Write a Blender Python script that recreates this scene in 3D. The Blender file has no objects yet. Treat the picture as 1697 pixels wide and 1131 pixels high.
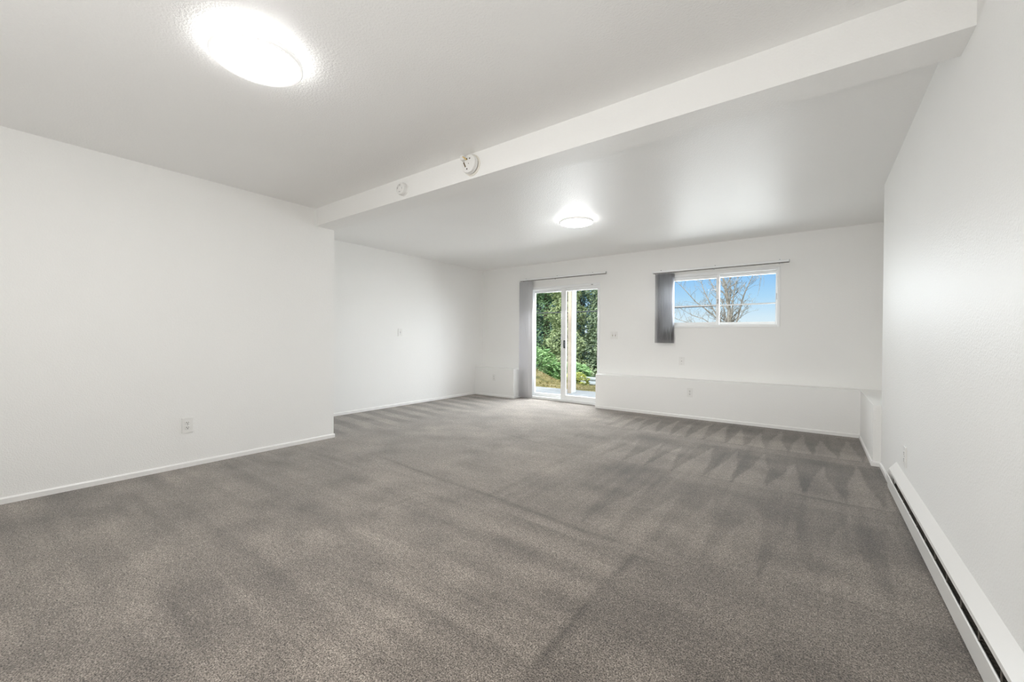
import bpy, bmesh, math, random
import numpy as np
from mathutils import Vector, Matrix

C = bpy.context.scene.collection
SC = bpy.context.scene
PI = math.pi

# ------------------------------------------------------------------ camera, sky, lights, exposure
CAM_H = 1.0957
YAW, PITCH, ROLL, FPX = 0.6375, -0.0067, 0.0065, 678.96
F0 = Vector((-math.sin(YAW), math.cos(YAW), 0)); R0 = Vector((math.cos(YAW), math.sin(YAW), 0)); U0 = Vector((0, 0, 1))
F1 = F0 * math.cos(PITCH) + U0 * math.sin(PITCH); U1 = U0 * math.cos(PITCH) - F0 * math.sin(PITCH)
R2 = R0 * math.cos(ROLL) + U1 * math.sin(ROLL); U2 = U1 * math.cos(ROLL) - R0 * math.sin(ROLL)
cam = bpy.data.cameras.new('camera')
cam.sensor_width = 36.0
cam.lens = 36.0 * FPX / 1697.0
cam.clip_start = 0.02
camo = bpy.data.objects.new('camera', cam); C.objects.link(camo)
camo.matrix_world = Matrix(((R2.x, U2.x, -F1.x, 0), (R2.y, U2.y, -F1.y, 0), (R2.z, U2.z, -F1.z, CAM_H), (0, 0, 0, 1)))
SC.camera = camo

SC.view_settings.view_transform = 'Standard'
SC.view_settings.look = 'None'
SC.view_settings.gamma = 1.0
SC.view_settings.use_curve_mapping = False
SC.view_settings.exposure = 0.10
SC.cycles.max_bounces = 12
SC.cycles.diffuse_bounces = 10
SC.cycles.transparent_max_bounces = 24
SC.cycles.denoising_prefilter = 'NONE'
SC.cycles.sample_clamp_indirect = 8.0

LAMP_POWER = 48.0        # radiance of the ceiling lamps' diffusers
HALO_POWER = 0.8*LAMP_POWER
FILL_POWER = 51.0
REAR_POWER = 6.5
DOOR_POWER = 62.0
GARDEN_POWER = 88.0
WINDOW_POWER = 24.0
SKY_TOP = 3.2

world = bpy.data.worlds.new('sky'); SC.world = world; world.use_nodes = True
wn, wl = world.node_tree.nodes, world.node_tree.links
wn.clear()
wout = wn.new('ShaderNodeOutputWorld'); wbg = wn.new('ShaderNodeBackground')
wtc = wn.new('ShaderNodeTexCoord'); wsep = wn.new('ShaderNodeSeparateXYZ'); wr = wn.new('ShaderNodeValToRGB')
wl.new(wtc.outputs['Generated'], wsep.inputs[0]); wl.new(wsep.outputs['Z'], wr.inputs[0])
wl.new(wr.outputs[0], wbg.inputs[0]); wl.new(wbg.outputs[0], wout.inputs[0])
cr = wr.color_ramp
cr.elements[0].position = 0.0; cr.elements[0].color = (0.80, 0.90, 0.97, 1)
cr.elements[1].position = 1.0; cr.elements[1].color = (1.0 * SKY_TOP, 1.03 * SKY_TOP, 1.08 * SKY_TOP, 1)
for p_, c_ in ((0.045, (0.72, 0.86, 0.98)), (0.09, (0.46, 0.72, 0.98)), (0.15, (0.27, 0.55, 0.95)), (0.36, (0.40, 0.66, 1.0))):
    e_ = cr.elements.new(p_); e_.color = (*c_, 1)
e_ = cr.elements.new(0.6); e_.color = (0.95 * SKY_TOP, 1.0 * SKY_TOP, 1.08 * SKY_TOP, 1)

def area_light(name, loc, rot, sx, sy, power, color):
    l = bpy.data.lights.new(name, 'AREA'); l.shape = 'RECTANGLE'; l.size = sx; l.size_y = sy
    l.energy = power; l.color = color
    o = bpy.data.objects.new(name, l); C.objects.link(o); o.location = loc; o.rotation_euler = rot
    return o
# added fill lights behind the viewpoint, lifting the ceiling and far walls
area_light('rear_fill_light', (-0.8, -1.3, 0.55), (math.radians(157), 0, 0), 2.2, 1.6, FILL_POWER, (1.0, 0.992, 0.98))
area_light('rear_low_fill', (-1.1, -1.8, 1.15), Vector((0.03, -1.0, 0.14)).to_track_quat('Z', 'Y').to_euler(), 1.4, 0.8, REAR_POWER, (1.0, 0.992, 0.98)).data.spread = math.radians(62)
# daylight entering through the sliding door and the high window
area_light('door_daylight', (-3.55, 6.90, 1.90), (math.radians(-44), 0, 0), 1.5, 1.2, DOOR_POWER, (0.94, 0.955, 1.0))
area_light('garden_daylight', (-3.55, 6.66, 1.0), (math.radians(-54), 0, 0), 1.30, 1.55, GARDEN_POWER, (0.94, 0.955, 1.0)).data.spread = math.radians(155)
area_light('window_daylight', (-1.14, 6.52, 1.66), (math.radians(-74), 0, 0), 1.42, 0.66, WINDOW_POWER, (0.93, 0.95, 1.0)).data.spread = math.radians(145)
sun = bpy.data.lights.new('sun', 'SUN'); sun.energy = 3.9; sun.angle = math.radians(8); sun.color = (1.0, 0.97, 0.9)
suno = bpy.data.objects.new('sun', sun); C.objects.link(suno); suno.rotation_euler = (math.radians(52), 0, math.radians(-18))

# ------------------------------------------------------------------ helpers
class MB:
    def __init__(self): self.bm = bmesh.new()
    def box(self, x0, x1, y0, y1, z0, z1, bev=0.0, seg=1):
        b = bmesh.new()
        vs = [b.verts.new(p) for p in ((x0,y0,z0),(x1,y0,z0),(x1,y1,z0),(x0,y1,z0),(x0,y0,z1),(x1,y0,z1),(x1,y1,z1),(x0,y1,z1))]
        for f in ((0,3,2,1),(4,5,6,7),(0,1,5,4),(1,2,6,5),(2,3,7,6),(3,0,4,7)): b.faces.new([vs[i] for i in f])
        if bev > 0: bmesh.ops.bevel(b, geom=b.edges[:], offset=bev, segments=seg, affect='EDGES', profile=0.7)
        self._merge(b); return self
    def _merge(self, b):
        me = bpy.data.meshes.new('tmp'); b.to_mesh(me); b.free(); self.bm.from_mesh(me); bpy.data.meshes.remove(me)
    def quad(self, *pts):
        self.bm.faces.new([self.bm.verts.new(p) for p in pts]); return self
    def prism(self, prof, y0, y1):            # closed (x, z) profile run along y
        n = len(prof)
        a = [self.bm.verts.new((x, y0, z)) for x, z in prof]; c = [self.bm.verts.new((x, y1, z)) for x, z in prof]
        self.bm.faces.new(a); self.bm.faces.new(c[::-1])
        for i in range(n): self.bm.faces.new((a[(i+1) % n], a[i], c[i], c[(i+1) % n]))
        return self
    def lathe(self, prof, seg=48, M=None):    # (r, h) profile about local Z
        rings = []
        for r, h in prof:
            if r < 1e-6: rings.append([self.bm.verts.new((0, 0, h))])
            else: rings.append([self.bm.verts.new((r*math.cos(2*PI*k/seg), r*math.sin(2*PI*k/seg), h)) for k in range(seg)])
        new = [v for rg in rings for v in rg]
        for a, c in zip(rings, rings[1:]):
            for k in range(seg):
                k2 = (k+1) % seg
                if len(a) == 1 and len(c) == 1: continue
                if len(a) == 1: self.bm.faces.new((a[0], c[k], c[k2]))
                elif len(c) == 1: self.bm.faces.new((a[k2], a[k], c[0]))
                else: self.bm.faces.new((a[k], c[k], c[k2], a[k2]))
        if M is not None: bmesh.ops.transform(self.bm, matrix=M, verts=new)
        return self
    def tube(self, pts, rad, seg=6, caps=True):
        pts = [Vector(p) for p in pts]
        if not isinstance(rad, (list, tuple)): rad = [rad]*len(pts)
        rings = []; up = None
        for i, p in enumerate(pts):
            d = (pts[min(i+1, len(pts)-1)] - pts[max(i-1, 0)]).normalized()
            if up is None:
                up = Vector((0, 0, 1)) if abs(d.z) < 0.9 else Vector((1, 0, 0))
            s = d.cross(up).normalized(); up = s.cross(d).normalized()
            rings.append([self.bm.verts.new(p + (s*math.cos(2*PI*k/seg) + up*math.sin(2*PI*k/seg))*rad[i]) for k in range(seg)])
        for a, c in zip(rings, rings[1:]):
            for k in range(seg): self.bm.faces.new((a[k], a[(k+1) % seg], c[(k+1) % seg], c[k]))
        if caps and seg > 2:
            self.bm.faces.new(rings[0][::-1]); self.bm.faces.new(rings[-1])
        return self
    def build(self, name, mat, parent=None, smooth=False, fixn=True):
        if fixn: bmesh.ops.recalc_face_normals(self.bm, faces=self.bm.faces[:])
        me = bpy.data.meshes.new(name); self.bm.to_mesh(me); self.bm.free()
        if smooth:
            me.shade_smooth()
            try: me.set_sharp_from_angle(angle=math.radians(38))
            except Exception: pass
        me.materials.append(mat)
        o = bpy.data.objects.new(name, me); C.objects.link(o)
        if parent is not None: o.parent = parent
        return o

def tag(o, label=None, cat=None, group=None, kind=None):
    if label: o['label'] = label
    if cat: o['category'] = cat
    if group: o['group'] = group
    if kind: o['kind'] = kind
    return o

def thing(name, loc, label, cat, group=None, rotz=0.0, kind=None):
    o = bpy.data.objects.new(name, None); C.objects.link(o)
    o.empty_display_size = 0.05
    o.location = loc; o.rotation_euler = (0, 0, rotz)
    return tag(o, label, cat, group, kind)

def copy_tree(o, parent=None):
    c = o.copy(); C.objects.link(c)
    if parent is not None:
        c.parent = parent
    for ch in list(o.children): copy_tree(ch, c)
    return c

# ------------------------------------------------------------------ materials
def mat(name, color, rough=0.5, spec=0.5, metal=0.0):
    m = bpy.data.materials.new(name); m.use_nodes = True
    b = m.node_tree.nodes['Principled BSDF']
    b.inputs['Base Color'].default_value = (*color, 1); b.inputs['Roughness'].default_value = rough
    b.inputs['Specular IOR Level'].default_value = spec; b.inputs['Metallic'].default_value = metal
    return m

def nodes(m): return m.node_tree.nodes, m.node_tree.links, m.node_tree.nodes['Principled BSDF']

def noise_tex(n, l, scale, detail=2, rough=0.5, vec=None):
    t = n.new('ShaderNodeTexNoise'); t.inputs['Scale'].default_value = scale
    t.inputs['Detail'].default_value = detail; t.inputs['Roughness'].default_value = rough
    if vec is not None: l.new(vec, t.inputs['Vector'])
    return t

def paint(name, color, rough, peel, dist, var=0.015, spec=0.5):
    m = mat(name, color, rough, spec); n, l, b = nodes(m)
    tc = n.new('ShaderNodeTexCoord'); v = tc.outputs['Object']
    t = noise_tex(n, l, peel, 2, 0.55, v)
    bp = n.new('ShaderNodeBump'); bp.inputs['Strength'].default_value = 1.0; bp.inputs['Distance'].default_value = dist
    l.new(t.outputs['Fac'], bp.inputs['Height']); l.new(bp.outputs[0], b.inputs['Normal'])
    t2 = noise_tex(n, l, 1.7, 3, 0.5, v)
    rp = n.new('ShaderNodeValToRGB')
    rp.color_ramp.elements[0].color = (*[c*(1-var) for c in color], 1); rp.color_ramp.elements[1].color = (*[min(1, c*(1+var)) for c in color], 1)
    l.new(t2.outputs['Fac'], rp.inputs[0]); l.new(rp.outputs[0], b.inputs['Base Color'])
    return m

M_wall = paint('wall_paint', (0.88, 0.877, 0.862), 0.50, 130, 0.0017)
M_ceil = paint('ceiling_paint', (0.885, 0.882, 0.87), 0.42, 95, 0.0024, spec=0.36)
M_trim = paint('trim_paint', (0.86, 0.855, 0.84), 0.30, 40, 0.0004)
M_vinyl = paint('white_vinyl', (0.87, 0.88, 0.88), 0.30, 30, 0.0002)
M_plate = paint('plate_plastic', (0.82, 0.815, 0.795), 0.35, 60, 0.0001)
M_dark = mat('dark_slot', (0.03, 0.028, 0.025), 0.6)
M_screw = mat('dark_screw', (0.10, 0.09, 0.08), 0.4, metal=0.6)
M_metalwhite = paint('heater_enamel', (0.80, 0.79, 0.77), 0.32, 25, 0.0003)
M_fin = mat('dusty_fin_metal', (0.16, 0.145, 0.125), 0.55, metal=0.4)
M_black = mat('black_plastic', (0.015, 0.015, 0.016), 0.4)
M_cream = paint('aged_plastic', (0.80, 0.77, 0.70), 0.4, 60, 0.0001)
M_yellow = mat('yellow_wire', (0.75, 0.52, 0.10), 0.5)
M_brown = mat('brown_socket', (0.16, 0.11, 0.06), 0.5)
M_alu = mat('grey_metal', (0.45, 0.45, 0.45), 0.35, metal=0.8)

def glass_mat():
    m = bpy.data.materials.new('window_glass'); m.use_nodes = True
    n, l = m.node_tree.nodes, m.node_tree.links; n.clear()
    o = n.new('ShaderNodeOutputMaterial'); mx = n.new('ShaderNodeMixShader'); tr = n.new('ShaderNodeBsdfTransparent'); gl = n.new('ShaderNodeBsdfGlossy')
    fr = n.new('ShaderNodeFresnel'); fr.inputs[0].default_value = 1.12
    tr.inputs[0].default_value = (0.94, 0.96, 0.95, 1); gl.inputs['Roughness'].default_value = 0.0
    l.new(fr.outputs[0], mx.inputs[0]); l.new(tr.outputs[0], mx.inputs[1]); l.new(gl.outputs[0], mx.inputs[2]); l.new(mx.outputs[0], o.inputs[0])
    return m
M_glass = glass_mat()

def emit(name, color, s):
    m = bpy.data.materials.new(name); m.use_nodes = True
    b = m.node_tree.nodes['Principled BSDF']
    b.inputs['Base Color'].default_value = (0.9, 0.9, 0.9, 1)
    b.inputs['Emission Color'].default_value = (*color, 1); b.inputs['Emission Strength'].default_value = s
    return m
M_lamp = emit('lamp_diffuser', (1.0, 0.995, 0.98), LAMP_POWER)
M_halo = emit('lamp_back_glow', (1.0, 0.995, 0.98), HALO_POWER)
M_rim = emit('lamp_rim', (1.0, 0.99, 0.97), 0.2)

def slat_mat(name, color, tcol, fac):
    m = bpy.data.materials.new(name); m.use_nodes = True
    n, l = m.node_tree.nodes, m.node_tree.links; b = n['Principled BSDF']; o = n['Material Output']
    b.inputs['Base Color'].default_value = (*color, 1); b.inputs['Roughness'].default_value = 0.5
    t = n.new('ShaderNodeBsdfTranslucent'); t.inputs[0].default_value = (*tcol, 1)
    mx = n.new('ShaderNodeMixShader'); mx.inputs[0].default_value = fac
    l.new(b.outputs[0], mx.inputs[1]); l.new(t.outputs[0], mx.inputs[2]); l.new(mx.outputs[0], o.inputs[0])
    return m
M_slat_door = slat_mat('pale_vinyl_slat', (0.74, 0.74, 0.76), (0.6, 0.6, 0.62), 0.12)
M_slat_win = slat_mat('taupe_vinyl_slat', (0.11, 0.10, 0.09), (0.92, 0.92, 0.94), 0.75)

def carpet_mat():
    m = mat('carpet', (0.2, 0.18, 0.16), 1.0, 0.0); n, l, b = nodes(m)
    b.inputs['Sheen Weight'].default_value = 0.32; b.inputs['Sheen Roughness'].default_value = 0.5
    tc = n.new('ShaderNodeTexCoord'); v = tc.outputs['Object']
    t1 = noise_tex(n, l, 190, 3, 0.75, v)
    r1 = n.new('ShaderNodeValToRGB'); el = r1.color_ramp.elements
    el[0].position = 0.385; el[0].color = (0.028, 0.023, 0.018, 1)
    el[1].position = 0.64; el[1].color = (0.405, 0.354, 0.309, 1)
    e = el.new(0.485); e.color = (0.186, 0.160, 0.136, 1)
    l.new(t1.outputs['Fac'], r1.inputs[0])
    t2 = noise_tex(n, l, 3.2, 4, 0.6, v)
    at = n.new('ShaderNodeAttribute'); at.attribute_name = 'pile_lay'
    mp = n.new('ShaderNodeMapRange'); mp.inputs[1].default_value = 0.3; mp.inputs[2].default_value = 0.7; mp.inputs[3].default_value = 0.84; mp.inputs[4].default_value = 1.16
    l.new(t2.outputs['Fac'], mp.inputs[0])
    mm = n.new('ShaderNodeMath'); mm.operation = 'MULTIPLY_ADD'; mm.inputs[1].default_value = 0.32; mm.inputs[2].default_value = 1.0
    l.new(at.outputs['Fac'], mm.inputs[0])
    m2 = n.new('ShaderNodeMath'); m2.operation = 'MULTIPLY'; l.new(mp.outputs[0], m2.inputs[0]); l.new(mm.outputs[0], m2.inputs[1])
    for sc_, lo_, hi_ in ((75, 0.72, 1.28), (30, 0.86, 1.14)):      # clumps of tufts
        tk = noise_tex(n, l, sc_, 2, 0.6, v)
        mk = n.new('ShaderNodeMapRange'); mk.inputs[1].default_value = 0.32; mk.inputs[2].default_value = 0.68; mk.inputs[3].default_value = lo_; mk.inputs[4].default_value = hi_
        l.new(tk.outputs['Fac'], mk.inputs[0])
        m3 = n.new('ShaderNodeMath'); m3.operation = 'MULTIPLY'; l.new(m2.outputs[0], m3.inputs[0]); l.new(mk.outputs[0], m3.inputs[1]); m2 = m3
    sc = n.new('ShaderNodeVectorMath'); sc.operation = 'SCALE'; l.new(r1.outputs[0], sc.inputs[0]); l.new(m2.outputs[0], sc.inputs['Scale'])
    l.new(sc.outputs[0], b.inputs['Base Color'])
    bp = n.new('ShaderNodeBump'); bp.inputs['Strength'].default_value = 0.5; bp.inputs['Distance'].default_value = 0.006
    l.new(t1.outputs['Fac'], bp.inputs['Height']); l.new(bp.outputs[0], b.inputs['Normal'])
    return m
M_carpet = carpet_mat()

def mottled(name, stops, scale, rough=0.9, detail=5, bump=0.02, bscale=None):
    m = mat(name, stops[0][1], rough, 0.2); n, l, b = nodes(m)
    tc = n.new('ShaderNodeTexCoord'); v = tc.outputs['Object']
    t = noise_tex(n, l, scale, detail, 0.65, v); r = n.new('ShaderNodeValToRGB'); el = r.color_ramp.elements
    el[0].position, el[0].color = stops[0][0], (*stops[0][1], 1); el[1].position, el[1].color = stops[-1][0], (*stops[-1][1], 1)
    for p, c in stops[1:-1]:
        e = el.new(p); e.color = (*c, 1)
    l.new(t.outputs['Fac'], r.inputs[0]); l.new(r.outputs[0], b.inputs['Base Color'])
    t2 = noise_tex(n, l, bscale or scale*4, 4, 0.6, v)
    bp = n.new('ShaderNodeBump'); bp.inputs['Distance'].default_value = bump; l.new(t2.outputs['Fac'], bp.inputs['Height']); l.new(bp.outputs[0], b.inputs['Normal'])
    return m
M_patio = mottled('patio_concrete', ((0.3, (0.24, 0.245, 0.25)), (0.7, (0.32, 0.325, 0.33))), 4, bump=0.003)
M_ground = mottled('mossy_ground', ((0.30, (0.06, 0.065, 0.025)), (0.45, (0.15, 0.128, 0.045)), (0.6, (0.24, 0.195, 0.09)), (0.72, (0.25, 0.20, 0.12))), 3.5, bump=0.06, bscale=14)
M_bark = mottled('conifer_bark', ((0.3, (0.08, 0.06, 0.045)), (0.7, (0.20, 0.16, 0.12))), 9, bump=0.02)
M_greybark = mottled('grey_bark', ((0.3, (0.16, 0.14, 0.12)), (0.7, (0.40, 0.37, 0.33))), 14, bump=0.01)
M_post = paint('post_paint', (0.80, 0.80, 0.79), 0.5, 60, 0.0006)
M_post_front = mottled('tan_post_front', ((0.3, (0.36, 0.29, 0.23)), (0.7, (0.44, 0.37, 0.30))), 5, bump=0.001)
M_galv = mottled('galvanised_steel', ((0.3, (0.30, 0.34, 0.37)), (0.7, (0.40, 0.43, 0.46))), 6, rough=0.5, bump=0.001)
M_timber = mottled('weathered_timber', ((0.3, (0.16, 0.14, 0.13)), (0.7, (0.28, 0.26, 0.24))), 8, bump=0.004)
M_cable = mat('cable_rubber', (0.03, 0.035, 0.04), 0.6)

def leafmat(name, a, c):
    m = bpy.data.materials.new(name); m.use_nodes = True
    n, l = m.node_tree.nodes, m.node_tree.links; b = n['Principled BSDF']; o = n['Material Output']
    b.inputs['Roughness'].default_value = 0.7; b.inputs['Specular IOR Level'].default_value = 0.2
    tc = n.new('ShaderNodeTexCoord'); t = noise_tex(n, l, 2.6, 5, 0.7, tc.outputs['Object'])
    r = n.new('ShaderNodeValToRGB'); r.color_ramp.elements[0].position = 0.35; r.color_ramp.elements[1].position = 0.65
    r.color_ramp.elements[0].color = (*a, 1); r.color_ramp.elements[1].color = (*c, 1)
    l.new(t.outputs['Fac'], r.inputs[0]); l.new(r.outputs[0], b.inputs['Base Color'])
    tr = n.new('ShaderNodeBsdfTranslucent'); l.new(r.outputs[0], tr.inputs[0])
    mx = n.new('ShaderNodeMixShader'); mx.inputs[0].default_value = 0.25
    l.new(b.outputs[0], mx.inputs[1]); l.new(tr.outputs[0], mx.inputs[2]); l.new(mx.outputs[0], o.inputs[0])
    return m

# ------------------------------------------------------------------ room dimensions
H = 2.44
XL1, XL2, XR, XRF = -4.221, -5.345, 0.466, 0.63
YB0, YB1, ZB = 2.229, 2.435, 2.259
YF, YK, ZK = 6.232, 6.013, 0.533
XKA, XKB, XK2, YKE = -4.41, -2.80, 0.411, 4.756
YBACK = -3.0
T = 0.14
DX0, DX1, DZ = -4.27, -2.83, 2.02            # sliding door opening
WX0, WX1, WZ0, WZ1 = -1.92, -0.365, 1.262, 2.035  # window opening

def struct(o, label, cat): return tag(o, label, cat, kind='structure')

# ------------------------------------------------------------------ floor with vacuum marks in the pile
def build_floor():
    rng = np.random.default_rng(5)
    st = 0.016
    xs = np.arange(XL2 - T, XRF + T + st, st); ys = np.arange(YBACK - T, YF + 0.0001, st); ys[-1] = YF
    X, Y = np.meshgrid(xs, ys)
    def smooth_noise(sx, sy, seed):
        r = np.random.default_rng(seed)
        g = r.standard_normal((int((ys[-1]-ys[0])/sy)+4, int((xs[-1]-xs[0])/sx)+4))
        fx = (X - xs[0])/sx + 1; fy = (Y - ys[0])/sy + 1
        ix, iy = fx.astype(int), fy.astype(int); ax, ay = fx-ix, fy-iy
        ax = ax*ax*(3-2*ax); ay = ay*ay*(3-2*ay)
        return (g[iy, ix]*(1-ax)*(1-ay) + g[iy, ix+1]*ax*(1-ay) + g[iy+1, ix]*(1-ax)*ay + g[iy+1, ix+1]*ax*ay)
    wob = smooth_noise(0.4, 0.4, 1)*0.02
    ss = lambda e0, e1, v: np.clip((v-e0)/(e1-e0), 0, 1)**2*(3-2*np.clip((v-e0)/(e1-e0), 0, 1))
    L = 0.30*smooth_noise(0.22, 0.16, 2) + 0.25*smooth_noise(0.6, 0.5, 3)
    def row(y0, y1, per, off, xmin, xmax, amp, seed):
        r = np.random.default_rng(seed)
        u = (X + wob*0.7 - off)/per; cell = np.floor(u).astype(int); fr = u - cell - 0.5
        hts = r.uniform(0.72, 1.05, 400)[cell % 400]; wid = r.uniform(0.40, 0.52, 400)[cell % 400]; sk = r.uniform(-0.10, 0.10, 400)[cell % 400]
        t = (Y + wob*0.4 - y0)/((y1-y0)*hts)
        hw = wid*(1-t)
        inside = ss(-0.03, 0.02, hw - np.abs(fr - sk*t))
        inrow = ss(-0.01, 0.012, Y + wob*0.4 - y0)*ss(-0.01, 0.01, (y1 - Y))
        mask = inrow*ss(xmin-0.5, xmin+0.6, X)*ss(xmax-0.5, xmax, X*0+xmax)
        return mask*amp*(1.5*inside - 0.75)
    L += row(4.85, 5.88, 0.19, -0.02, -2.3, 1, 0.95, 11)
    L += row(3.54, 4.66, 0.222, -0.06, -1.7, 1, 0.85, 12)
    L += row(2.20, 3.35, 0.23, 0.02, -1.5, 1, 0.40, 13)
    # streaks along the strokes right of the room
    L += 0.22*smooth_noise(0.035, 0.9, 21)*ss(-2.6, -1.4, X)*ss(2.0, 2.3, Y)
    # fan of strokes against the left recess wall
    lm = ss(-4.05, -4.5, X)*ss(2.3, 2.6, Y)
    L += lm*0.62*np.sign(np.sin((Y + 0.10*(X+5)+wob)*2*PI/0.30))*np.clip(np.abs(np.sin((Y + 0.10*(X+5)+wob)*2*PI/0.30))*3, 0, 1)
    # strokes across the near middle
    nm = ss(-2.6, -2.1, X)*ss(-0.72, -0.76, X)*ss(0.2, 0.6, Y)*ss(2.12, 2.05, Y)
    w2 = smooth_noise(0.5, 0.3, 31)*0.03
    L += nm*0.50*np.sin((Y + w2 + 0.02)*2*PI/0.228)*np.clip(0.6 + 0.6*smooth_noise(0.35, 0.12, 32), 0, 1.3)
    L += 0.25*smooth_noise(0.7, 0.05, 33)*ss(-0.6, -0.9, X)*ss(2.3, 2.0, Y)
    def line(x0, y0, x1, y1, w, amp):
        d = np.array([x1-x0, y1-y0]); ln = np.hypot(*d); d /= ln
        s = (X-x0)*d[0] + (Y-y0)*d[1]; t = (X-x0)*d[1] - (Y-y0)*d[0] + wob*0.6
        return -amp*np.exp(-(t/w)**2)*ss(-0.05, 0.08, s)*ss(-0.05, 0.08, ln-s)*np.clip(0.75+0.35*smooth_noise(0.2, 0.2, int(abs(x0*100+y0*37))), 0.2, 1.3)
    L += line(-3.4, 2.30, -0.55, 2.10, 0.018, 1.0) + line(-1.95, 2.03, -0.5, 2.02, 0.015, 0.5) - line(-1.75, 2.07, -0.9, 2.06, 0.03, 0.5)
    L += line(-0.735, 2.05, -0.745, 0.9, 0.016, 1.0)
    L += line(-0.5, 2.25, 0.46, 2.21, 0.015, 0.7)
    L += line(-1.25, 3.55, 0.46, 3.54, 0.013, 0.9) + line(-3.46, 3.84, -2.7, 3.69, 0.018, 0.7) + line(-2.75, 3.69, -2.3, 3.63, 0.016, 0.9) + line(-2.22, 3.68, -1.85, 3.58, 0.016, 1.0)
    L += line(-1.3, 4.86, 0.42, 4.83, 0.013, 0.8)
    L += line(-2.235, 1.56, -2.205, 1.94, 0.012, 0.8) + line(-2.11, 1.69, -2.07, 1.90, 0.012, 0.7)
    for k in range(12):
        x = rng.uniform(-3.6, -1.4); y = rng.uniform(2.4, 4.2); a = rng.uniform(0.3, 0.9)
        L += line(x, y, x+0.35*math.cos(a*4), y+0.35*math.sin(a*4), 0.014, rng.uniform(0.3, 0.6))
    L -= 0.38*ss(-2.2, -0.6, X)*ss(2.2, 3.0, Y)
    L -= 0.42*ss(-0.76, -0.72, X)*ss(2.5, 2.1, Y)
    nx, ny = len(xs), len(ys)
    co = np.zeros((nx*ny, 3), np.float32); co[:, 0] = X.ravel(); co[:, 1] = Y.ravel()
    idx = np.arange(nx*ny).reshape(ny, nx)
    fa = np.stack([idx[:-1, :-1], idx[:-1, 1:], idx[1:, 1:], idx[1:, :-1]], -1).reshape(-1, 4)
    me = bpy.data.meshes.new('floor')
    me.vertices.add(nx*ny); me.vertices.foreach_set('co', co.ravel())
    me.loops.add(fa.size); me.loops.foreach_set('vertex_index', fa.ravel().astype(np.int32))
    me.polygons.add(len(fa)); me.polygons.foreach_set('loop_start', np.arange(0, fa.size, 4, dtype=np.int32))
    me.update(calc_edges=True); me.validate()
    at = me.attributes.new('pile_lay', 'FLOAT', 'POINT'); at.data.foreach_set('value', np.clip(L, -2, 1.6).ravel().astype(np.float32))
    me.materials.append(M_carpet)
    o = bpy.data.objects.new('floor', me); C.objects.link(o)
    struct(o, 'grey brown cut pile carpet with vacuum marks covering the whole floor', 'floor')
build_floor()

# ------------------------------------------------------------------ shell
struct(MB().box(XL2-T, XRF+T, YBACK-T, YF+0.2, H, H+0.25).build('ceiling', M_ceil), 'white lightly textured flat ceiling with two round lamps', 'ceiling')
struct(MB().box(XL1, XR, YB0, YB1, ZB, H).build('ceiling_beam', M_wall), 'white boxed beam crossing the ceiling from left wall to right wall', 'beam')
struct(MB().box(XL2-T, XL1, YBACK-T, YB1, 0, H).build('wall_left', M_wall), 'white near left wall with an outlet low down', 'wall')
struct(MB().box(XL2-T, XL2, YB1, YF+0.2, 0, H).build('wall_left_recess', M_wall), 'white recessed left wall in the far half of the room', 'wall')
struct(MB().box(XR, XRF+T, YBACK-T, YKE, 0, H).build('wall_right', M_wall), 'white near right wall above the baseboard heater', 'wall')
struct(MB().box(XRF, XRF+T, YKE, YF+0.2, 0, H).build('wall_right_recess', M_wall), 'white recessed right wall behind the ledge', 'wall')
struct(MB().box(XL2-T, XRF+T, YBACK-T, YBACK, 0, H).build('wall_back', M_wall), 'white rear wall behind the viewpoint', 'wall')

def far_wall():
    m = MB()
    xs = [XL2-T, DX0, DX1, WX0, WX1, XRF+T]; zs = [-0.3, 0.0, WZ0, DZ, WZ1, H]
    Y0, Y1 = YF, YF+0.17
    def hole(xc, zc):
        return (DX0 < xc < DX1 and 0 < zc < DZ) or (WX0 < xc < WX1 and WZ0 < zc < WZ1)
    for i in range(len(xs)-1):
        for j in range(len(zs)-1):
            x0, x1, z0, z1 = xs[i], xs[i+1], zs[j], zs[j+1]
            if hole((x0+x1)/2, (z0+z1)/2): continue
            m.quad((x0,Y0,z0),(x1,Y0,z0),(x1,Y0,z1),(x0,Y0,z1)); m.quad((x0,Y1,z0),(x0,Y1,z1),(x1,Y1,z1),(x1,Y1,z0))
    for x0, x1, z0, z1 in ((DX0,DX1,0,DZ),(WX0,WX1,WZ0,WZ1)):
        m.quad((x0,Y0,z0),(x0,Y0,z1),(x0,Y1,z1),(x0,Y1,z0)); m.quad((x1,Y0,z0),(x1,Y1,z0),(x1,Y1,z1),(x1,Y0,z1))
        m.quad((x0,Y0,z1),(x1,Y0,z1),(x1,Y1,z1),(x0,Y1,z1)); m.quad((x0,Y0,z0),(x0,Y1,z0),(x1,Y1,z0),(x1,Y0,z0))
    bmesh.ops.remove_doubles(m.bm, verts=m.bm.verts[:], dist=1e-5)
    return m.build('wall_far', M_wall)
struct(far_wall(), 'white far wall with sliding glass door and high window', 'wall')

m = MB().box(XKB, XRF, YK, YF, 0, ZK, 0.006, 2)
m.box(XK2, XRF, YKE, YK+0.01, 0, ZK, 0.006, 2)
struct(m.build('wall_ledge', M_wall), 'low white half wall ledge running under the window and along the right', 'ledge')
struct(MB().box(XL2, XKA, YK, YF, 0, ZK, 0.006, 2).build('wall_ledge_left', M_wall), 'low white half wall ledge between left corner and sliding door', 'ledge')

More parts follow.
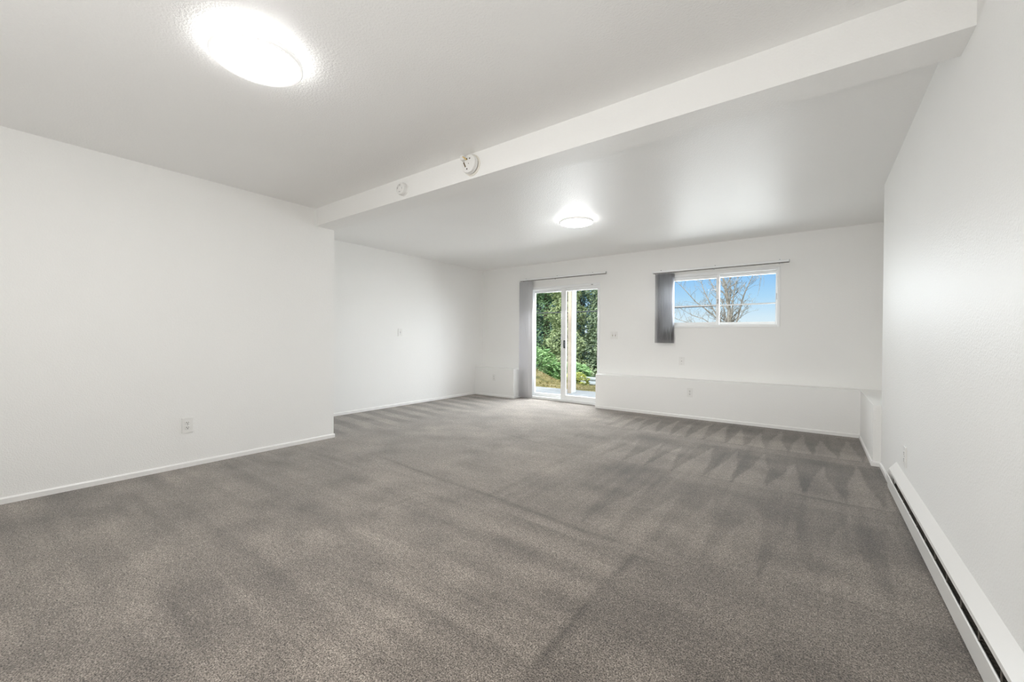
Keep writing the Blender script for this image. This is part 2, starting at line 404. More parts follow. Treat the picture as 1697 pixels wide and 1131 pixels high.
def baseboard(name, pts, label, h=0.042, t=0.011):
    m = MB()
    for (x0, y0), (x1, y1), (nx, ny) in pts:
        a, b = Vector((x0, y0, 0)), Vector((x1, y1, 0)); d = (b-a).normalized(); nn = Vector((nx, ny, 0))
        prof = [(0, 0), (t, 0), (t, h*0.78), (t*0.45, h), (0, h)]
        A = [m.bm.verts.new(a + nn*p + Vector((0, 0, q))) for p, q in prof]; B = [m.bm.verts.new(b + nn*p + Vector((0, 0, q))) for p, q in prof]
        m.bm.faces.new(A); m.bm.faces.new(B[::-1])
        for i in range(5): m.bm.faces.new((A[(i+1) % 5], A[i], B[i], B[(i+1) % 5]))
    return struct(m.build(name, M_trim), label, 'baseboard')
t_ = 0.011
baseboard('baseboard_left', [((XL1, YBACK), (XL1, YB1+t_-0.001), (1, 0)), ((XL1+t_-0.001, YB1), (XL2, YB1), (0, 1))], 'thin white baseboard along the near left wall')
baseboard('baseboard_recess', [((XL2, YB1), (XL2, YK), (1, 0))], 'thin white baseboard along the recessed left wall')
baseboard('baseboard_ledge_left', [((XL2, YK), (XKA+t_-0.001, YK), (0, -1)), ((XKA, YK-t_+0.001), (XKA, YF), (1, 0))], 'short white baseboard on the left ledge by the door', 0.036)
baseboard('baseboard_ledge', [((XKB, YK), (XK2, YK), (0, -1)), ((XK2, YK), (XK2, YKE-t_+0.001), (-1, 0)), ((XK2-t_+0.001, YKE), (XR, YKE), (0, -1))], 'thin white baseboard along the low ledge under the window')
baseboard('baseboard_right', [((XR, YKE), (XR, 4.12), (-1, 0)), ((XR, 1.15), (XR, YBACK), (-1, 0))], 'short white baseboard between ledge and heater on the right wall')

# ------------------------------------------------------------------ sliding glass door
def sliding_door():
    r = thing('door_1', (DX0, YF, 0), 'white framed sliding glass door opening to the patio', 'door', kind='structure')
    r.location = (0, 0, 0)
    y = YF
    m = MB()
    m.box(DX0, DX0+0.045, y-0.006, y+0.16, 0, DZ, 0.004); m.box(DX1-0.022, DX1, y-0.006, y+0.16, 0, DZ, 0.004)
    m.box(DX0+0.045, DX1-0.022, y-0.006, y+0.16, DZ-0.045, DZ, 0.004); m.box(DX0+0.045, DX1-0.022, y-0.004, y+0.16, 0.0, 0.045, 0.004)
    m.box(DX0+0.045, DX1-0.022, y+0.062, y+0.070, DZ-0.06, DZ-0.044)
    fr = m.build('frame', M_vinyl, r)
    def panel(nm, x0, x1, y0, z0, z1, sl, sr, top, bot):
        p = MB().box(x0, x0+sl, y0, y0+0.042, z0, z1, 0.004).box(x1-sr, x1, y0, y0+0.042, z0, z1, 0.004)
        p.box(x0+sl, x1-sr, y0+0.002, y0+0.040, z1-top, z1, 0.003).box(x0+sl, x1-sr, y0+0.002, y0+0.040, z0, z0+bot, 0.003)
        o = p.build(nm, M_vinyl, r)
        g = MB().box(x0+sl-0.005, x1-sr+0.005, y0+0.018, y0+0.024, z0+bot-0.005, z1-top+0.005).build('glass_pane', M_glass, o)
        return o
    fp = panel('fixed_panel', DX0+0.045, -3.52, y+0.075, 0.045, DZ-0.045, 0.075, 0.075, 0.05, 0.058)
    sp = panel('sliding_panel', -3.565, DX1-0.022, y+0.012, 0.045, DZ-0.045, 0.095, 0.032, 0.058, 0.072)
    hm = MB().box(-3.500, -3.462, y-0.018, y+0.014, 0.93, 1.065, 0.006, 2).box(-3.490, -3.472, y-0.040, y-0.016, 0.95, 1.045, 0.006, 2)
    hm.build('handle', M_black, sp)
    MB().box(-2.99, -2.955, y-0.012, y-0.005, 1.985, 2.0, 0.002).build('latch_plate', M_alu, fr)
sliding_door()

# ------------------------------------------------------------------ window
def window():
    r = thing('window_1', (0, 0, 0), 'white vinyl two pane sliding window high on the far wall', 'window', kind='structure')
    y = YF
    m = MB(); e = 0.034
    m.box(WX0, WX0+e, y-0.010, y+0.12, WZ0, WZ1, 0.004); m.box(WX1-e, WX1, y-0.010, y+0.12, WZ0, WZ1, 0.004)
    m.box(WX0+e, WX1-e, y-0.010, y+0.12, WZ1-e, WZ1, 0.004); m.box(WX0+e, WX1-e, y-0.010, y+0.12, WZ0, WZ0+e, 0.004)
    fr = m.build('frame', M_vinyl, r)
    def sash(nm, x0, x1, y0, z0, z1, sl, sr, tp, bt):
        p = MB().box(x0, x0+sl, y0, y0+0.035, z0, z1, 0.003).box(x1-sr, x1, y0, y0+0.035, z0, z1, 0.003)
        p.box(x0+sl, x1-sr, y0+0.002, y0+0.033, z1-tp, z1, 0.003).box(x0+sl, x1-sr, y0+0.002, y0+0.033, z0, z0+bt, 0.003)
        o = p.build(nm, M_vinyl, r)
        MB().box(x0+sl-0.004, x1-sr+0.004, y0+0.015, y0+0.020, z0+bt-0.004, z1-tp+0.004).build('glass_pane', M_glass, o)
        MB().box(x0+sl-0.002, x1-sr+0.002, y0+0.006, y0+0.014, 1.567, 1.583).build('muntin', M_vinyl, o)
        return o
    s1 = sash('left_sash', WX0+e, -1.075, y+0.030, WZ0+e, WZ1-e, 0.030, 0.040, 0.050, 0.045)
    s2 = sash('right_sash', -1.115, WX1-e, y+0.072, WZ0+e, WZ1-e, 0.035, 0.022, 0.040, 0.040)
    MB().box(-1.108, -1.090, y+0.012, y+0.031, 1.60, 1.66, 0.003).build('latch', M_alu, s1)
    MB().box(WX1-e-0.012, WX1-e-0.002, y+0.050, y+0.073, 1.62, 1.70, 0.002).build('pull', M_alu, s2)
window()

# ------------------------------------------------------------------ vertical blinds
def blind(name, label, x0, x1, zr, slats, zs0, zs1, ang, wid, ms, screws, tilt=0.0):
    r = thing(name, ((x0+x1)/2, YF, zr), label, 'vertical blind', 'vertical blinds pushed to the left of their tracks')
    hx = (x1-x0)/2; cx = (x0+x1)/2
    yr = -0.075
    hr = MB().box(-hx, hx, yr-0.022, yr+0.022, 0.004, 0.034, 0.004).build('headrail', M_vinyl, r)
    MB().box(-hx+0.01, hx-0.002, yr-0.018, yr+0.018, -0.002, 0.004).build('track_slot', M_screw, hr)
    MB().box(-hx-0.004, -hx, yr-0.022, yr+0.022, -0.001, 0.035, 0.002).build('end_cap', M_vinyl, hr)
    MB().box(hx, hx+0.004, yr-0.022, yr+0.022, -0.001, 0.035, 0.002).build('end_cap', M_alu, hr)
    for sx in screws:
        b = MB().box(sx-cx-0.014, sx-cx+0.014, yr-0.020, 0.0, 0.034, 0.037).box(sx-cx-0.014, sx-cx+0.014, -0.003, 0.0, 0.034, 0.062, 0.001).build('bracket', M_vinyl, r)
        MB().lathe([(0, 0.004), (0.005, 0.003), (0.006, 0)], 10, Matrix.Translation((sx-cx, -0.003, 0.052)) @ Matrix.Rotation(PI/2, 4, 'X')).build('screw', M_screw, b)
        MB().box(sx-cx-0.007, sx-cx+0.007, yr-0.010, yr+0.010, -0.012, 0.0).build('carrier', M_alu, hr)
    h = zs1 - zs0
    for k, xk in enumerate(slats):
        a = ang[k] if isinstance(ang, (list, tuple)) else ang
        n = 6; m = MB()
        for side in (0,):
            pts = []
            for q in range(n+1):
                u = (q/n-0.5)*wid; w = 0.006*(1-(2*q/n-1)**2)
                pts.append((u*math.cos(a) - w*math.sin(a), u*math.sin(a) + w*math.cos(a)))
            lo = [m.bm.verts.new((px, py, 0)) for px, py in pts]; hi = [m.bm.verts.new((px, py, h)) for px, py in pts]
            for q in range(n): m.bm.faces.new((lo[q], lo[q+1], hi[q+1], hi[q]))
        o = m.build('slat', ms, r, smooth=True)
        o.location = (xk-cx, yr, zs0-zr)
        so = o.modifiers.new('thickness', 'SOLIDIFY'); so.thickness = 0.0012
        st = MB().box(-0.006, 0.006, -0.002, 0.002, h-0.001, h+0.016).build('hanger', M_vinyl, o)
    return r
blind('vertical_blind', 'pale grey vertical blind stacked left of the sliding door', -4.378, -2.700, 2.140,
      [-4.345 + 0.024*k for k in range(9)], 0.022, 2.128, [0.55, 0.5, 0.52, 0.48, 0.5, 0.53, 0.5, 0.5, 0.45], 0.089, M_slat_door, (-4.299, -3.640, -2.965))
bpy.context.view_layer.update()
blind('vertical_blind', 'short dark taupe vertical blind stacked left of the window', -1.954, -0.271, 2.068,
      [-1.895 + 0.0222*k for k in range(11)], 1.040, 2.055, [1.30, 1.36, 1.25, 1.28, 1.22, 1.20, 1.16, 1.22, 1.18, 1.14, 1.18], 0.089, M_slat_win, (-1.858, -1.126, -0.375))

# ------------------------------------------------------------------ ceiling lamps
def ceiling_lamp():
    r = thing('ceiling_light', (-2.13, 0.842, H), 'large lit round flush ceiling lamp above the near room', 'ceiling light', 'round flush ceiling lamps')
    MB().lathe([(0, 0), (0.168, 0), (0.168, -0.020), (0, -0.020)], 64).build('back_glow', M_halo, r, smooth=True)
    MB().lathe([(0.150, -0.020), (0.186, -0.020), (0.192, -0.026), (0.192, -0.046), (0.188, -0.050), (0.176, -0.050), (0.172, -0.046), (0.150, -0.044)], 64).build('rim', M_rim, r, smooth=True)
    MB().lathe([(0.173, -0.044), (0.172, -0.049), (0.165, -0.053), (0.12, -0.056), (0, -0.058)], 64).build('diffuser', M_lamp, r, smooth=True)
    return r
l1 = ceiling_lamp()
l2 = copy_tree(l1); l2.location = (-2.165, 4.12, H); l2['label'] = 'lit round flush ceiling lamp in the far room near the sliding door'

# ------------------------------------------------------------------ outlets, switches
def plate(m, w, h, t=0.006): return m.box(-w/2, w/2, -t, 0, -h/2, h/2, 0.0022, 2)
def screw(x, z, parent, y=-0.006):
    return MB().lathe([(0, 0.0012), (0.003, 0.0009), (0.0035, 0)], 10, Matrix.Translation((x, y, z)) @ Matrix.Rotation(PI/2, 4, 'X')).build('screw', M_alu, parent)
def make_outlet(loc, rotz, label):
    r = thing('wall_outlet', loc, label, 'outlet', 'white duplex wall outlets', rotz)
    plate(MB(), 0.076, 0.124, 0.007).build('cover_plate', M_plate, r)
    for s in (1, -1):
        rc = MB().box(-0.017, 0.017, -0.0095, -0.004, s*0.0205-0.0145, s*0.0205+0.0145, 0.004, 2).build('receptacle', M_plate, r)
        for dx, dz, w, h in ((-0.0065, 0.004, 0.0034, 0.010), (0.0065, 0.004, 0.0030, 0.008), (0, -0.0075, 0.0058, 0.0060)):
            MB().box(dx-w/2, dx+w/2, -0.0099, -0.0085, s*0.0205+dz-h/2, s*0.0205+dz+h/2).build('slot', M_dark, rc)
    screw(0, 0, r, -0.007)
    return r
o1 = make_outlet((XL1, 1.138, 0.350), PI/2, 'white duplex outlet low on the near left wall')
for loc, rz, lab in (((-1.387, YK, 0.360), 0, 'white duplex outlet on the low ledge below the window'),
                     ((-4.866, YK, 0.355), 0, 'white duplex outlet on the short ledge left of the blinds'),
                     ((XR, 3.565, 0.362), -PI/2, 'white outlet on the right wall just above the heater')):
    c = copy_tree(o1); c.location = loc; c.rotation_euler = (0, 0, rz); c['label'] = lab

def make_switch(loc, rotz, label, gangs):
    r = thing('light_switch', loc, label, 'light switch', None, rotz)
    w = 0.076 if gangs == 1 else 0.122
    plate(MB(), w, 0.122).build('cover_plate', M_plate, r)
    for gx in ([0] if gangs == 1 else [-0.023, 0.023]):
        MB().box(gx-0.006, gx+0.006, -0.0065, -0.005, -0.013, 0.013).build('toggle_slot', M_brown if gangs == 2 else M_alu, r)
        tg = MB().box(gx-0.0045, gx+0.0045, -0.020, -0.004, -0.002, 0.010, 0.0015).build('toggle', M_plate, r)
        for sz in (0.03, -0.03): screw(gx, sz, r)
    return r
make_switch((XL2, 4.205, 1.178), PI/2, 'single white toggle switch on the recessed left wall', 1)
make_switch((-2.586, YF, 1.155), 0, 'double white toggle switch right of the sliding door', 2)
r = thing('cable_plate', (-1.554, YF, 0.780), 'white wall plate with one cable jack below the window', 'wall plate')
plate(MB(), 0.076, 0.120).build('cover_plate', M_plate, r)
MB().lathe([(0, 0.010), (0.0038, 0.010), (0.0045, 0.009), (0.0045, 0)], 12, Matrix.Translation((0, -0.006, 0)) @ Matrix.Rotation(PI/2, 4, 'X')).build('cable_jack', M_brown, r)
for sz in (0.042, -0.042): screw(0, sz, r)

# ------------------------------------------------------------------ smoke detectors on the beam face
ROTF = Matrix.Rotation(PI/2, 4, 'X')      # lathe axis +Z -> -Y (into the near room)
def curved_slot(m, r0, r1, a0, a1, y0, y1, n=6):
    for i in range(n):
        t0, t1 = a0+(a1-a0)*i/n, a0+(a1-a0)*(i+1)/n
        P = lambda rr, t, y: (rr*math.cos(t), y, rr*math.sin(t))
        m.quad(P(r0,t0,y0), P(r1,t0,y0), P(r1,t1,y0), P(r0,t1,y0))
    return m
r = thing('smoke_detector', (-2.79, YB0, 2.338), 'small closed white smoke detector on the beam, the left of two', 'smoke detector')
MB().lathe([(0, 0), (0.053, 0), (0.053, 0.006), (0.0, 0.006)], 40, ROTF).build('mounting_base', M_plate, r, smooth=True)
bd = MB().lathe([(0, 0.006), (0.050, 0.006), (0.051, 0.032), (0.047, 0.042), (0.040, 0.046), (0, 0.047)], 40, ROTF).build('body', M_plate, r, smooth=True)
for a0, a1 in ((1.2, 1.9), (-0.35, 0.1), (-2.0, -1.2), (2.7, 3.2)):
    curved_slot(MB(), 0.026, 0.031, a0, a1, -0.0472, 0).build('vent_slot', M_alu, bd)
MB().lathe([(0, 0.0495), (0.007, 0.049), (0.008, 0.046)], 16, Matrix.Translation((-0.006, 0, 0.004)) @ ROTF).build('test_button', M_plate, bd)

r = thing('smoke_detector', (-2.02, YB0, 2.352), 'opened smoke detector with dangling yellow wires, right on the beam', 'smoke detector')
MB().lathe([(0, 0), (0.076, 0), (0.076, 0.006), (0.070, 0.009), (0, 0.009)], 44, ROTF).build('mounting_base', M_cream, r, smooth=True)
MB().lathe([(0, 0.009), (0.062, 0.009), (0.062, 0.016), (0, 0.016)], 44, ROTF).build('gasket', M_brown, r, smooth=True)
bd = MB().lathe([(0, 0.016), (0.066, 0.016), (0.068, 0.018), (0.068, 0.026), (0.064, 0.029), (0.067, 0.031), (0.067, 0.040), (0.063, 0.046), (0, 0.047)], 44, ROTF).build('body', M_plate, r, smooth=True)
sk = MB().box(-0.040, -0.030, -0.0485, -0.040, -0.022, 0.020, 0.001); bmesh.ops.rotate(sk.bm, verts=sk.bm.verts[:], cent=(-0.035, 0, 0), matrix=Matrix.Rotation(-0.45, 3, 'Y'))
sk.build('battery_slot', M_brown, bd)
MB().box(-0.022, -0.008, -0.050, -0.040, 0.028, 0.040, 0.001).build('socket', M_black, bd)
for sx, sz in ((0.014, 0.034), (-0.012, -0.036)):
    MB().lathe([(0, 0.0485), (0.005, 0.048), (0.006, 0.046)], 12, Matrix.Translation((sx, 0, sz)) @ ROTF).build('screw_hole', M_screw, bd)
MB().lathe([(0, 0.0485), (0.003, 0.048), (0.0035, 0.046)], 10, Matrix.Translation((0.004, 0, 0.0)) @ ROTF).build('indicator', M_screw, bd)
pg = MB().lathe([(0, 0.0), (0.016, 0.0), (0.020, 0.006), (0.020, 0.026), (0.014, 0.032), (0, 0.033)], 20, Matrix.Translation((-0.040, -0.046, 0.042)) @ Matrix.Rotation(0.5, 4, 'Y') @ ROTF).build('plug', M_plate, r, smooth=True)
for k in range(3):
    MB().tube([(-0.036+0.004*k, -0.060, 0.044), (-0.028+0.004*k, -0.074-0.004*k, 0.040), (-0.019+0.004*k, -0.064, 0.034), (-0.018+0.003*k, -0.048, 0.030)], 0.0028, 6).build('wire', M_yellow if k != 1 else M_cream, r, smooth=True)

# ------------------------------------------------------------------ baseboard heater
def heater():
    r = thing('baseboard_heater', (XR, 2.6, 0.0), 'long white electric baseboard heater on the right wall', 'heater')
    y0, y1h, y1p = 1.2-2.6, 3.93-2.6, 4.09-2.6
    x = lambda X: X - XR
    hood = MB().prism([(0, 0.243), (x(0.428), 0.190), (x(0.428), 0.172), (x(0.4305), 0.172), (x(0.4305), 0.187), (0, 0.238)], y0, y1h).build('hood', M_metalwhite, r)
    MB().prism([(x(0.4425), 0.014), (x(0.4395), 0.014), (x(0.4285), 0.122), (x(0.432), 0.127), (x(0.436), 0.124), (x(0.432), 0.119)], y0, y1p).build('front_panel', M_metalwhite, r)
    MB().box(x(0.462), 0, y0, y1h, 0.02, 0.232).build('back_panel', M_black, r)
    MB().prism([(0, 0.014), (x(0.441), 0.014), (x(0.430), 0.128), (x(0.446), 0.150), (0, 0.150)], y1p-0.004, y1p).build('end_cap', M_metalwhite, r)
    MB().prism([(0, 0.150), (x(0.432), 0.150), (x(0.430), 0.188), (0, 0.240)], y1h-0.004, y1h).build('end_cap', M_metalwhite, r)
    MB().prism([(0, 0.014), (x(0.441), 0.014), (x(0.430), 0.128), (x(0.430), 0.188), (0, 0.240)], y0, y0+0.004).build('end_cap', M_metalwhite, r)
    MB().box(x(0.441), 0, y0, y1p, 0.010, 0.014).build('bottom_panel', M_metalwhite, r)
    MB().tube([(x(0.450), y0+0.05, 0.085), (x(0.450), y1h-0.1, 0.085)], 0.006, 8).build('heating_element', M_fin, r)
    m = MB(); k = 0; yy = y0+0.06
    while yy < y1h-0.12:
        m.box(x(0.4405), x(0.4605), yy, yy+0.0012, 0.055, 0.122); yy += 0.022
    tag(m.build('heating_fins', M_fin, r), kind='stuff')
    yy = y0+0.15
    while yy < y1h-0.02:
        MB().prism([(x(0.4300), 0.130), (x(0.4330), 0.130), (x(0.4330), 0.172), (x(0.4300), 0.172)], yy, yy+0.006).build('support_clip', M_fin, r); yy += 0.20
heater()

# ------------------------------------------------------------------ outside
def terrain_z(x, y):
    z = -0.10
    z += 0.85*math.exp(-((x+7.7)/1.5)**2 - ((y-10.3)/1.3)**2)
    if y > 9.4:
        t = min(1, (y-9.4)/2.6); z -= 1.0*t*t*(3-2*t)
    if y < 8.4: z = min(z, -0.13)
    return z
def ground():
    rng = random.Random(3)
    m = MB(); nx, ny = 90, 120
    xs = [-26 + 40*i/nx for i in range(nx+1)]; ys = [YF+0.15 + 30*(j/ny)**1.4 for j in range(ny+1)]
    V = [[m.bm.verts.new((x, y, terrain_z(x, y) + (rng.uniform(-0.03, 0.03) if y > 8.6 else 0))) for x in xs] for y in ys]
    for j in range(ny):
        for i in range(nx): m.bm.faces.new((V[j][i], V[j][i+1], V[j+1][i+1], V[j+1][i]))
    struct(m.build('ground', M_ground, smooth=True), 'mossy yellow green ground outside rising to a mound', 'ground')
ground()
struct(MB().box(-7.2, 0.5, YF+0.17, 8.42, -0.30, -0.08, 0.01).build('patio', M_patio), 'grey concrete patio slab outside the sliding door', 'patio')

# straw and moss tufts on the mound: nobody could count them
def tufts():
    rng = random.Random(8); m = MB()
    for _ in range(5200):
        x = rng.uniform(-9.5, -2.8); y = rng.uniform(8.46, 11.3)
        z = terrain_z(x, y)-0.02; a = rng.uniform(0, 2*PI); h = rng.uniform(0.02, 0.06); w = rng.uniform(0.01, 0.035)
        dx, dy = math.cos(a)*w, math.sin(a)*w; lx, ly = rng.uniform(-0.06, 0.06), rng.uniform(-0.06, 0.06)
        m.bm.faces.new([m.bm.verts.new(p) for p in ((x-dx, y-dy, z), (x+dx, y+dy, z), (x+lx, y+ly, z+h))])
    o = m.build('moss_tufts', leafmat('straw_moss', (0.14, 0.125, 0.035), (0.32, 0.26, 0.12)), fixn=False)
    tag(o, 'yellow straw and moss tufts covering the mound beyond the patio', 'moss', kind='stuff')
tufts()

r = thing('porch_post', (-4.235, 7.93, -0.08), 'square white porch post with tan front face on the patio', 'post')
MB().box(-0.055, 0.030, -0.095, 0.115, 0, 2.75, 0.006).build('post_shaft', M_post, r)
MB().box(-0.058, 0.027, -0.118, -0.095, 0.0, 2.75, 0.003).build('front_face', M_post_front, r)  # tan layer on the post's house-facing side
struct(MB().box(-7.2, 0.5, 7.82, 8.06, 2.67, 2.92, 0.01).build('trim_1', M_post), 'white porch beam carried by the post outside', 'beam')

def guardrail():
    r = thing('guardrail', (-6.3, 14.0, terrain_z(-6.3, 14)), 'galvanised road guardrail beyond the mound', 'guardrail')
    zt = -0.33 - r.location.z
    prof = [(0, zt), (0.05, zt-0.04), (0.05, zt-0.09), (0.0, zt-0.13), (0.0, zt-0.17), (0.05, zt-0.21), (0.05, zt-0.26), (0, zt-0.30),
            (0.006, zt-0.30), (0.056, zt-0.26), (0.056, zt-0.20), (0.006, zt-0.165), (0.006, zt-0.135), (0.056, zt-0.095), (0.056, zt-0.035), (0.006, zt)]
    m = MB(); n = len(prof)
    a = [m.bm.verts.new((-0.85, -q, z)) for q, z in prof]; b = [m.bm.verts.new((7.0, -q, z)) for q, z in prof]
    for i in range(n): m.bm.faces.new((a[i], a[(i+1) % n], b[(i+1) % n], b[i]))
    m.build('rail', M_galv, r)
    for k in range(5):
        x = -0.4 + 1.7*k
        MB().box(x-0.07, x+0.07, 0.02, 0.17, -0.25, zt-0.02, 0.006).build('rail_post', M_timber, r)
guardrail()

# ---- foliage
def sprays(rng, pts, size, droop, out=None):
    co = []; fa = []
    for (x, y, z), s, (ox, oy) in pts:
        for _ in range(3):
            a = rng.uniform(0, 2*PI); L = size*s*rng.uniform(0.6, 1.35); w = L*rng.uniform(0.18, 0.38)
            dx, dy = math.cos(a)*0.7 + ox, math.sin(a)*0.7 + oy; dz = -droop*rng.uniform(0.2, 1.0) + rng.uniform(-0.25, 0.45)
            q = math.sqrt(dx*dx + dy*dy + dz*dz) + 1e-6; dx, dy, dz = dx/q*L, dy/q*L, dz/q*L
            px, py = -dy/L*w, dx/L*w; pz = rng.uniform(-0.6, 0.6)*w
            i = len(co)
            co += [(x, y, z), (x+dx*0.5+px, y+dy*0.5+py, z+dz*0.5+pz), (x+dx, y+dy, z+dz), (x+dx*0.5-px, y+dy*0.5-py, z+dz*0.5-pz)]
            fa.append((i, i+1, i+2, i+3))
    return co, fa
def mesh_obj(name, co, fa, m, parent):
    me = bpy.data.meshes.new(name); me.from_pydata(co, [], fa); me.materials.append(m); me.update()
    o = bpy.data.objects.new(name, me); C.objects.link(o); o.parent = parent
    return o
def conifer(x, y, h, rad, lm, seed, label, n=15000, size=0.14, droop=0.8, low=0.02, group='evergreen trees beyond the guardrail'):
    rng = random.Random(seed); z0 = terrain_z(x, y)
    r = thing('conifer_tree', (x, y, z0), label, 'tree', group)
    MB().tube([(0, 0, -0.3), (0.03, 0, h*0.4), (0, 0.02, h*0.97)], [h*0.022, h*0.015, 0.01], 8).build('trunk', M_bark, r, smooth=True)
    pts = []
    for _ in range(n):
        t = low + (1-low)*rng.random()**1.25
        R = rad*(1-t)**0.75*(0.85 + 0.22*math.sin(t*h*5+seed)) + 0.05
        a = rng.uniform(0, 2*PI); q = R*math.sqrt(rng.uniform(0.12, 1))
        lump = 1 + 0.22*math.sin(a*5 + t*h*2.3 + seed*1.7)
        px, py = q*lump*math.cos(a), q*lump*math.sin(a)
        pts.append(((px, py, t*h - 0.18*q), 0.7 + 0.6*rng.random(), (math.cos(a)*0.9, math.sin(a)*0.9)))
    mesh_obj('foliage', *sprays(rng, pts, size, droop), lm, r)
    return r
LM_blue = leafmat('blue_green_needles', (0.11, 0.22, 0.25), (0.32, 0.50, 0.52))
LM_mid = leafmat('mid_green_needles', (0.13, 0.24, 0.13), (0.40, 0.56, 0.30))
LM_bright = leafmat('bright_green_leaves', (0.16, 0.30, 0.12), (0.46, 0.64, 0.30))
LM_yell = leafmat('yellow_green_needles', (0.26, 0.33, 0.17), (0.60, 0.66, 0.38))
LM_dull = leafmat('dull_green_needles', (0.20, 0.28, 0.18), (0.48, 0.55, 0.36))
conifer(-12.6, 17.2, 10.5, 2.1, LM_blue, 1, 'blue green conifer at the left edge of the left door pane', size=0.10)
conifer(-10.9, 17.6, 9.5, 1.5, LM_mid, 2, 'mid green conifer filling the right of the left door pane', size=0.10)
conifer(-9.4, 17.0, 10.0, 1.15, LM_yell, 3, 'yellow green drooping conifer just right of the porch post', size=0.10, droop=1.3)
conifer(-8.1, 17.8, 8.6, 1.15, LM_dull, 4, 'dull olive conifer at the right edge of the right door pane', size=0.10, droop=1.2, n=10000)
conifer(-13.8, 21.5, 13.0, 2.8, LM_blue, 5, 'tall blue green conifer farther back at the left', size=0.3, n=3600)
conifer(-11.2, 22.0, 12.0, 2.4, LM_blue, 6, 'tall dark conifer behind the mid green one', size=0.3, n=3600)
conifer(-8.9, 21.5, 7.2, 1.9, LM_mid, 7, 'green conifer behind the yellow green one', size=0.3, n=3000)
def bush(x, y, h, rad, lm, seed, label, n=900, size=0.16, name='garden_bush', group=None, z0=None):
    rng = random.Random(seed); z = terrain_z(x, y) if z0 is None else z0
    r = thing(name, (x, y, z), label, 'bush', group)
    for k in range(4):
        a = k*1.6
        MB().tube([(0, 0, -0.05), (0.3*rad*math.cos(a), 0.3*rad*math.sin(a), h*0.4), (0.5*rad*math.cos(a), 0.5*rad*math.sin(a), h*0.7)], [0.025, 0.018, 0.008], 5).build('stem', M_bark, r)
    pts = []
    for _ in range(n):
        u = rng.uniform(-0.9, 1); a = rng.uniform(0, 2*PI); q = rng.uniform(0.55, 1)**0.5
        s = math.sqrt(1-u*u)
        pts.append(((rad*q*s*math.cos(a), rad*q*s*math.sin(a), h*0.5 + h*0.5*q*u), 0.6+0.7*rng.random(), (s*math.cos(a), s*math.sin(a))))
    mesh_obj('foliage', *sprays(rng, pts, size, 0.3), lm, r)
    return r
bush(-9.6, 14.2, 1.9, 1.2, LM_bright, 21, 'bright green leafy bush low in the left door pane', n=1500)
bush(-8.0, 14.6, 1.3, 0.9, LM_bright, 22, 'smaller bright green bush right of the big one', n=1000)
bush(-6.30, 12.0, 0.62, 0.42, leafmat('yellow_shrub', (0.30, 0.34, 0.08), (0.62, 0.62, 0.20)), 23, 'round yellow green shrub beside the guardrail end', n=700, size=0.09, z0=-0.62)
bush(-6.75, 9.75, 0.16, 0.20, leafmat('dark_weed', (0.05, 0.08, 0.03), (0.18, 0.20, 0.09)), 24, 'low dark weed clump on the mossy mound', n=160, size=0.06, name='weed_clump')
tag(MB().tube([(-16, 12.0, 2.03), (-9, 12.0, 1.975), (-5.5, 12.0, 1.968), (4, 12.0, 2.05)], 0.020, 6).build('overhead_cable', M_cable), 'dark thin cable stretched level across the view through the door', 'cable')

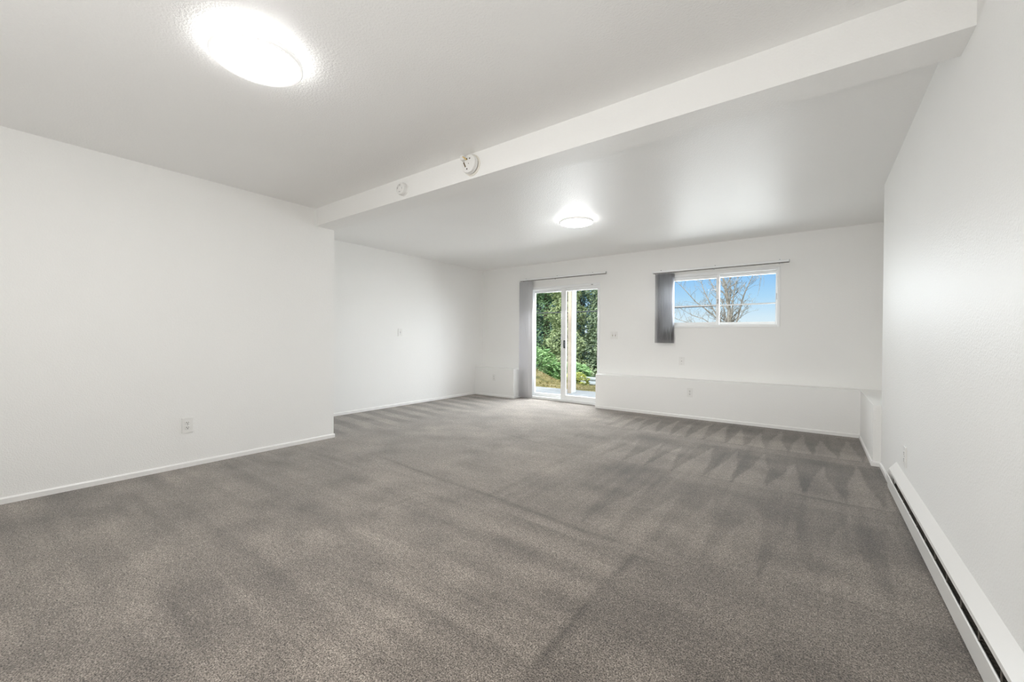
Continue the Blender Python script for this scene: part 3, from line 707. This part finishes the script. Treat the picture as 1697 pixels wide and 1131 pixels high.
# ---- bare tree seen through the window
def bare_tree():
    rng = random.Random(77)
    x0, y0 = -2.25, 15.0; z0 = terrain_z(x0, y0)
    r = thing('bare_tree', (x0, y0, z0), 'leafless grey tree seen through the high window', 'tree')
    P = lambda x, z, dy=0.0: Vector((x-x0, dy, z-z0))
    limbs = [
        ([P(-2.25, z0, 0)-Vector((0, 0, 0.2)), P(-2.27, 1.0), P(-2.285, 1.7), P(-2.274, 2.07), P(-2.344, 2.48), P(-2.38, 2.81), P(-2.48, 3.17), P(-2.55, 3.9), P(-2.5, 4.6)], 0.085),
        ([P(-2.27, 0.9), P(-2.45, 1.5, 0.2), P(-2.707, 1.935, 0.3), P(-2.93, 2.35, 0.4), P(-3.094, 2.706, 0.4), P(-3.239, 3.10, 0.5), P(-3.4, 3.7, 0.5)], 0.035),
        ([P(-2.3, 1.1), P(-2.55, 1.75, -0.3), P(-2.80, 2.0, -0.4), P(-3.2, 2.35, -0.5), P(-3.6, 2.85, -0.6), P(-3.85, 3.1, -0.6)], 0.028),
        ([P(-2.28, 1.3), P(-2.42, 1.9, 0.2), P(-2.55, 2.4, 0.3), P(-2.80, 2.85, 0.4), P(-2.98, 3.2, 0.4), P(-3.1, 3.8, 0.3)], 0.030),
        ([P(-2.27, 1.35), P(-2.17, 1.9, -0.2), P(-2.12, 2.4, -0.3), P(-2.05, 2.8, -0.4), P(-1.95, 3.2, -0.4), P(-1.8, 3.9, -0.4)], 0.032),
        ([P(-2.26, 1.2), P(-2.08, 1.75, 0.3), P(-2.0, 2.2, 0.4), P(-1.92, 2.55, 0.4), P(-1.78, 2.95, 0.5), P(-1.65, 3.25, 0.5), P(-1.5, 3.8, 0.5)], 0.030),
        ([P(-2.29, 1.0), P(-2.75, 1.55, 0.2), P(-3.1, 1.80, 0.3), P(-3.5, 1.95, 0.4), P(-3.9, 2.2, 0.4)], 0.022),
        ([P(-2.29, 0.8), P(-2.9, 1.4, -0.2), P(-3.35, 1.62, -0.3), P(-3.8, 1.78, -0.3), P(-4.2, 2.0, -0.3)], 0.022),
        ([P(-2.25, 1.3), P(-2.05, 1.62, -0.2), P(-1.9, 1.85, -0.3), P(-1.82, 2.05, -0.3), P(-1.68, 2.2, -0.3)], 0.016),
        ([P(-2.33, 2.3), P(-2.40, 2.6, 0.2), P(-2.50, 2.9, 0.3), P(-2.66, 3.2, 0.4), P(-2.8, 3.8, 0.4)], 0.026),
        ([P(-2.30, 2.0), P(-2.22, 2.5, -0.2), P(-2.2, 2.9, -0.3), P(-2.26, 3.3, -0.3), P(-2.2, 4.0, -0.3)], 0.024),
    ]
    allseg = []
    twigs = MB(); br = MB()
    for i, (pts, rad) in enumerate(limbs):
        n = len(pts); rads = [max(0.005, rad*(1-0.82*k/(n-1))) for k in range(n)]
        if i == 0: MB().tube(pts, rads, 9).build('trunk', M_greybark, r, smooth=True)
        else: MB().tube(pts, rads, 6).build('limb', M_greybark, r, smooth=True)
        def twig(p, d, L, rr, depth):
            q = [p]; v = d.copy()
            for k in range(3):
                v = (v + Vector((rng.uniform(-.5, .5), rng.uniform(-.5, .5), rng.uniform(-.3, .45)))*0.55).normalized()
                q.append(q[-1] + v*L/3)
            twigs.tube(q, [rr, rr*0.8, rr*0.6, rr*0.35], 3, caps=False)
            if depth > 0:
                for k in (1, 2, 3):
                    if rng.random() < 0.75:
                        a = Vector((rng.uniform(-1, 1), rng.uniform(-1, 1), rng.uniform(-0.4, 1))).normalized()
                        twig(q[k], (v*0.5 + a).normalized(), L*rng.uniform(0.4, 0.7), rr*0.62, depth-1)
        for k in range(1, n):
            a, b = pts[k-1], pts[k]
            if b.z + z0 < 1.3: continue
            for s in range(5 if i else 3):
                t = rng.random(); p = a.lerp(b, t); d = (b-a).normalized()
                sd = Vector((rng.choice((-1, 1))*rng.uniform(0.3, 1), rng.uniform(-0.8, 0.8), rng.uniform(0, 0.9)))
                twig(p, (d*0.5+sd).normalized(), rng.uniform(0.18, 0.5), rads[k]*0.42+0.002, 2)
    twigs.build('twigs', M_greybark, r, fixn=False)
    br.bm.free()
    # thin hanging shoots on a high side branch
    w = MB()
    w.tube([P(-1.5, 3.8, 0.5), P(-1.45, 3.55, 0.3), P(-1.40, 3.30, 0.1), P(-1.39, 3.0, 0), P(-1.42, 2.8, 0), P(-1.48, 2.48, 0)], [0.010, 0.009, 0.008, 0.006, 0.005, 0.003], 5)
    w.tube([P(-1.42, 3.35, 0.1), P(-1.33, 3.1, 0), P(-1.31, 2.9, 0), P(-1.33, 2.75, 0)], [0.006, 0.005, 0.004, 0.002], 4)
    w.tube([P(-1.8, 3.9, -0.4), P(-1.62, 3.45, -0.2), P(-1.62, 3.18, 0), P(-1.45, 3.05, 0), P(-1.38, 3.02, 0)], [0.010, 0.008, 0.006, 0.005, 0.004], 4)
    w.tube([P(-1.40, 3.05, 0), P(-1.44, 2.9, 0.05), P(-1.43, 2.65, 0.05)], [0.004, 0.004, 0.002], 4)
    w.build('hanging_shoots', M_greybark, r)
bare_tree()
